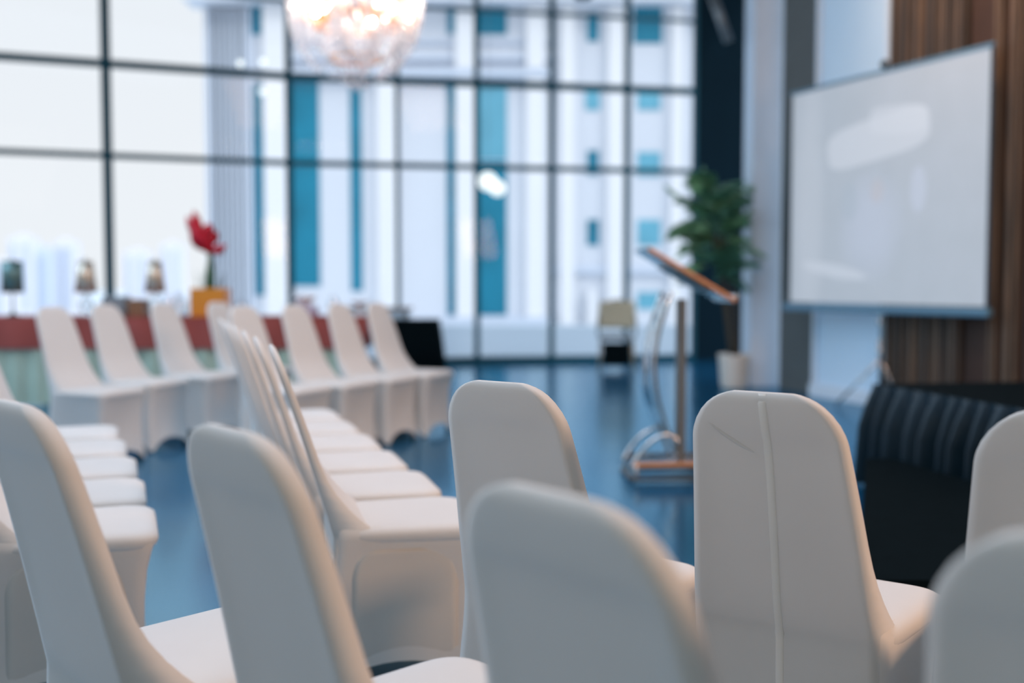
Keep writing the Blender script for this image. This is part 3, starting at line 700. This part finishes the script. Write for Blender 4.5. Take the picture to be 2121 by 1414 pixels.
# things set out on the buffet
def bx(px, y): return (px - CX) / F * y
o = MB().box((0, 0, .10), (.22, .24, .20), bev=.02).build('grey_chest', 'greybox', None, False, (bx(243, BY), BY, TZ)); tag(o, 'blue-grey serving box on the buffet between the two bronze lamps', 'box')
o = MB().box((0, 0, .085), (.16, .2, .17), bev=.01).build('brown_box', 'wood', None, False, (bx(288, BY - .05), BY - .05, TZ)); tag(o, 'small brown box on the buffet, right of the blue-grey box', 'box')
for i, (px, rr_, hh, lab) in enumerate(((209, .03, .15, 'clear glass jar left of the blue-grey box'), (352, .045, .20, 'clear glass jar just right of the bronze lamp nearest the flower'), (372, .04, .24, 'clear glass jar, middle of three between lamp and flower'), (392, .042, .18, 'clear glass jar touching the amber planter'), (500, .05, .16, 'clear glass jar right of the amber planter'), (690, .05, .20, 'clear glass jar right of the lilac box'))):
    o = MB().lathe([(.001, 0), (rr_, 0), (rr_ * 1.1, hh * .3), (rr_, hh * .75), (rr_ * .6, hh * .9), (rr_ * .6, hh), (.001, hh)], 20).build('glass_jar', 'crystal', None, True, (bx(px, BY - .1), BY - .1, TZ)); tag(o, lab, 'jar', 'glass jars on the red buffet table')
o = MB().box((0, 0, .05), (.26, .2, .10), bev=.01).build('lilac_box', 'lilac', None, False, (bx(630, BY), BY, TZ)); tag(o, 'flat lilac box on the buffet before the wide blue window strip', 'box')
o = MB().lathe([(.001, 0), (.05, 0), (.06, .01), (.12, .09), (.125, .10), (.11, .10), (.001, .02)], 24).build('white_bowl', 'white', None, True, (bx(630, BY), BY, TZ + .10)); tag(o, 'white bowl standing on the flat lilac box', 'bowl')
o = MB().lathe([(.001, 0), (.06, 0), (.02, .02), (.02, .10), (.10, .14), (.11, .15), (.001, .145)], 24).build('cake_stand', 'white', None, True, (bx(745, BY), BY, TZ)); tag(o, 'white footed dish near the right end of the buffet', 'dish')

# ------------------------------------------------------------------ chandelier
chd = empty('chandelier', (-1.44, 10.0, 3.86), 0, 'large round crystal chandelier with warm bulbs hanging before the windows', 'chandelier')
MB().tube([(0, 0, .2), (0, 0, 2.70)], .012, 8).build('rod', 'chrome', chd, True)
for rad, zz in ((.60, .0), (.42, -.30), (.24, -.62)):
    MB().tube([(rad * math.cos(a), rad * math.sin(a), zz) for a in [2 * math.pi * i / 40 for i in range(41)]], .011, 6).build('ring', 'gold', chd, True)
for i in range(30):
    a = 2 * math.pi * i / 30; rad = .56 if i % 2 else .36; zz = -.10 if i % 2 else -.16
    zz += rnd.uniform(-.09, .07)
    arm = MB().tube([(.03 * math.cos(a), .03 * math.sin(a), -.15), (rad * .6 * math.cos(a), rad * .6 * math.sin(a), -.20), (rad * math.cos(a), rad * math.sin(a), zz - .13)], .007, 6).build('arm', 'gold', chd, True)
    MB().tube([(rad * math.cos(a), rad * math.sin(a), zz - .13), (rad * math.cos(a), rad * math.sin(a), zz - .02)], .018, 8).build('candle_sleeve', 'pinkcand', arm, True)
    MB().ball((rad * math.cos(a), rad * math.sin(a), zz + .015), .017, 8, (1, 1, 1.4)).build('bulb', 'bulb', arm, True)
def bowl(t, k):                       # outline of the crystal bowl, rim to tip
    return (.62 * (1 - t ** 2.6) ** .62 * k, -.02 - (.86 if k > .9 else .74 if k > .6 else .62) * t)
for i in range(98):
    lv = i % 7; k = (1, .98, .70, 1, .98, .72, .42)[lv]; a = 2 * math.pi * ((i * .618034) % 1)
    tm = (1, .62, 1, .8, .45, .8, 1)[lv]
    mb = MB(); nb = 13; pth = []
    for q in range(nb):
        t = q / (nb - 1) * tm * .985; r_, z_ = bowl(t, k); pth.append((r_ * math.cos(a), r_ * math.sin(a), z_))
        mb.ball(pth[-1], rnd.uniform(.016, .027), 6, (1, 1, 1.3))
    mb.tube(pth, .003, 4); mb.build('crystal_strand', 'bead', chd)
pd = bpy.data.lights.new('chandelier_light', 'POINT'); po = bpy.data.objects.new('chandelier_light', pd); COL.objects.link(po)
pd.energy = 5; pd.color = (1.0, .78, .66); pd.shadow_soft_size = .3; po.location = (-1.44, 10.0, 3.72)
# far away: globes standing in for reflections in the glass, spot lamps
gl = empty('reflection_globes', on_y(1018, 385, 14.6), 0, 'white reflection built as glowing globes before the wide blue window strip', 'lamp')  # a white reflection, built as hung glowing globes
MB().ball((-.05, 0, .06), .13, 14, (1, 1, 1)).build('reflection_ball', 'reflection_ball', gl, True)
MB().ball((.08, 0, -.03), .11, 14).build('reflection_ball', 'reflection_ball', gl, True)
MB().tube([(-.05, 0, .18), (-.05, 0, CEIL - gl.location.z)], .004, 6).build('cord', 'greymetal', gl)
for px, py, lab in ((498, 131, 'small round wall of light left of the chandelier, lower left of the pair'), (544, 128, 'lamp reflection built as a ball nearest the chandelier, above the window bar'), (543, 190, 'lamp reflection built as a ball below the window bar, left of the chandelier')):
    q = empty('reflection_globe', on_y(px, py, 13.4 if py > 150 else 13.0), 0, lab.replace('small round wall of light left of the chandelier, lower left of the pair', 'lamp reflection built as a globe, leftmost of the three beside the chandelier'), 'lamp', 'small lamp reflections built as globes beside the chandelier')  # lamp reflections in the glass, built as small hung globes
    MB().ball((0, 0, 0), .042, 10).build('reflection_ball', 'reflection_ball', q, True)
    MB().tube([(0, 0, .04), (0, 0, CEIL - q.location.z)], .002, 5).build('cord', 'greymetal', q)
q = empty('spot_lamp', on_y(1493, 45, 12.3), 0, 'grey tubular spot lamp tilted high on the dark wall', 'lamp')
MB().tube([(-.10, 0, .30), (.09, 0, -.22)], .055, 16).build('lamp_body', 'greymetal', q, True)
MB().tube([(-.10, 0, .30), (-.13, 0, CEIL - q.location.z)], .015, 8).build('hanging_rod', 'darkmetal', q, True)
q = empty('ceiling_spot', on_y(1208, -8, 9.0), 0, 'dark spot lamp just entering the top edge above the windows', 'lamp')
MB().lathe([(.001, -.02), (.07, -.02), (.085, .03), (.06, .16), (.001, .17)], 20).build('lamp_body', 'darkmetal', q, True)
MB().tube([(0, 0, .16), (0, 0, CEIL - q.location.z)], .015, 8).build('hanging_rod', 'darkmetal', q, True)

# ------------------------------------------------------------------ outside
tag(MB().prism([(-60, 17.2), (60, 17.2), (60, 46), (-60, 46)], -.6, -.45).build('terrace', 'terrace'), kind='structure')
tag(MB().prism([(-900, 46), (900, 46), (900, 1500), (-900, 1500)], -9.2, -9.0).build('ground', 'terrace'), kind='structure')
tag(MB().box((8, 24, -.1), (26, .4, .7), bev=.03).build('parapet', 'parapet'), 'low pale parapet wall on the terrace beyond the glass', 'wall')
DB = 34.0
bd = empty('office_building', (on_y(1000, 587, DB).x, DB, -.45), 0, 'large white stone building with blue window strips and pilasters outside', 'building')
def fb(x0, x1, y0, y1, dep, m, name, parent=bd, front=0.0):
    A = on_y(x0, y1, DB); B = on_y(x1, y0, DB)
    mb = MB().box(((A.x + B.x) / 2, DB - front + dep / 2, (A.z + B.z) / 2), (B.x - A.x, dep, B.z - A.z)); o = mb.build(name, m, parent)
    o.matrix_parent_inverse = Matrix.Translation(-Vector(bd.location)); return o
fb(432, 2400, -520, 708, 9, 'facade', 'wall')
fb(395, 2420, -60, 14, 1.2, 'facade', 'cornice', front=.9)
for x in range(436, 524, 11): fb(x, x + 6, 20, 700, .3, 'fluted', 'flute', front=.16)
def win(x0, x1, y0, y1, m='teal', bars=0):
    o = fb(x0, x1, y0, y1, .3, m, 'window', front=.04)
    for k in range(bars):
        yy = y0 + (y1 - y0) * (k + .6) / bars; q = fb(x0 + 1, x1 - 1, yy, yy + 22, .05, 'span', 'spandrel', parent=o, front=.07)
    return o
win(522, 546, -30, 72); win(530, 548, 172, 612, bars=5)
win(606, 660, 165, 592, bars=4); win(728, 748, 172, 602, bars=3)
win(927, 943, 12, 70); win(927, 943, 168, 652, bars=4)
win(990, 1050, 16, 72); win(990, 1050, 168, 330, 'teal2'); win(990, 1050, 334, 652, bars=3)
for y0, y1 in ((26, 86), (312, 362), (455, 508)): win(1216, 1240, y0, y1)
win(1212, 1242, 182, 228, 'teal2')
for y0, y1 in ((-20, 90),): win(1312, 1372, y0, y1)
for y0, y1 in ((182, 228), (315, 365), (455, 508), (605, 640)): win(1320, 1368, y0, y1, 'teal2')
for x0, x1 in ((556, 598), (786, 820), (946, 985), (1090, 1128), (1160, 1190), (1256, 1290), (1385, 1412)): fb(x0, x1, 16, 700, .5, 'pilaster', 'pilaster', front=.35)
for x0, x1 in ((1216, 1233),): fb(x0, x1, 600, 720, .5, 'pilaster', 'door_pier', front=.5)
for y0, y1, fr in ((118, 128, .25), (146, 162, .45), (84, 90, .15), (655, 672, .5)): fb(600, 1150, y0, y1, .5, 'fluted', 'moulding', front=fr)
fb(1150, 1440, 552, 566, .4, 'fluted', 'moulding', front=.2)
# distant town, haze put into its pale colours
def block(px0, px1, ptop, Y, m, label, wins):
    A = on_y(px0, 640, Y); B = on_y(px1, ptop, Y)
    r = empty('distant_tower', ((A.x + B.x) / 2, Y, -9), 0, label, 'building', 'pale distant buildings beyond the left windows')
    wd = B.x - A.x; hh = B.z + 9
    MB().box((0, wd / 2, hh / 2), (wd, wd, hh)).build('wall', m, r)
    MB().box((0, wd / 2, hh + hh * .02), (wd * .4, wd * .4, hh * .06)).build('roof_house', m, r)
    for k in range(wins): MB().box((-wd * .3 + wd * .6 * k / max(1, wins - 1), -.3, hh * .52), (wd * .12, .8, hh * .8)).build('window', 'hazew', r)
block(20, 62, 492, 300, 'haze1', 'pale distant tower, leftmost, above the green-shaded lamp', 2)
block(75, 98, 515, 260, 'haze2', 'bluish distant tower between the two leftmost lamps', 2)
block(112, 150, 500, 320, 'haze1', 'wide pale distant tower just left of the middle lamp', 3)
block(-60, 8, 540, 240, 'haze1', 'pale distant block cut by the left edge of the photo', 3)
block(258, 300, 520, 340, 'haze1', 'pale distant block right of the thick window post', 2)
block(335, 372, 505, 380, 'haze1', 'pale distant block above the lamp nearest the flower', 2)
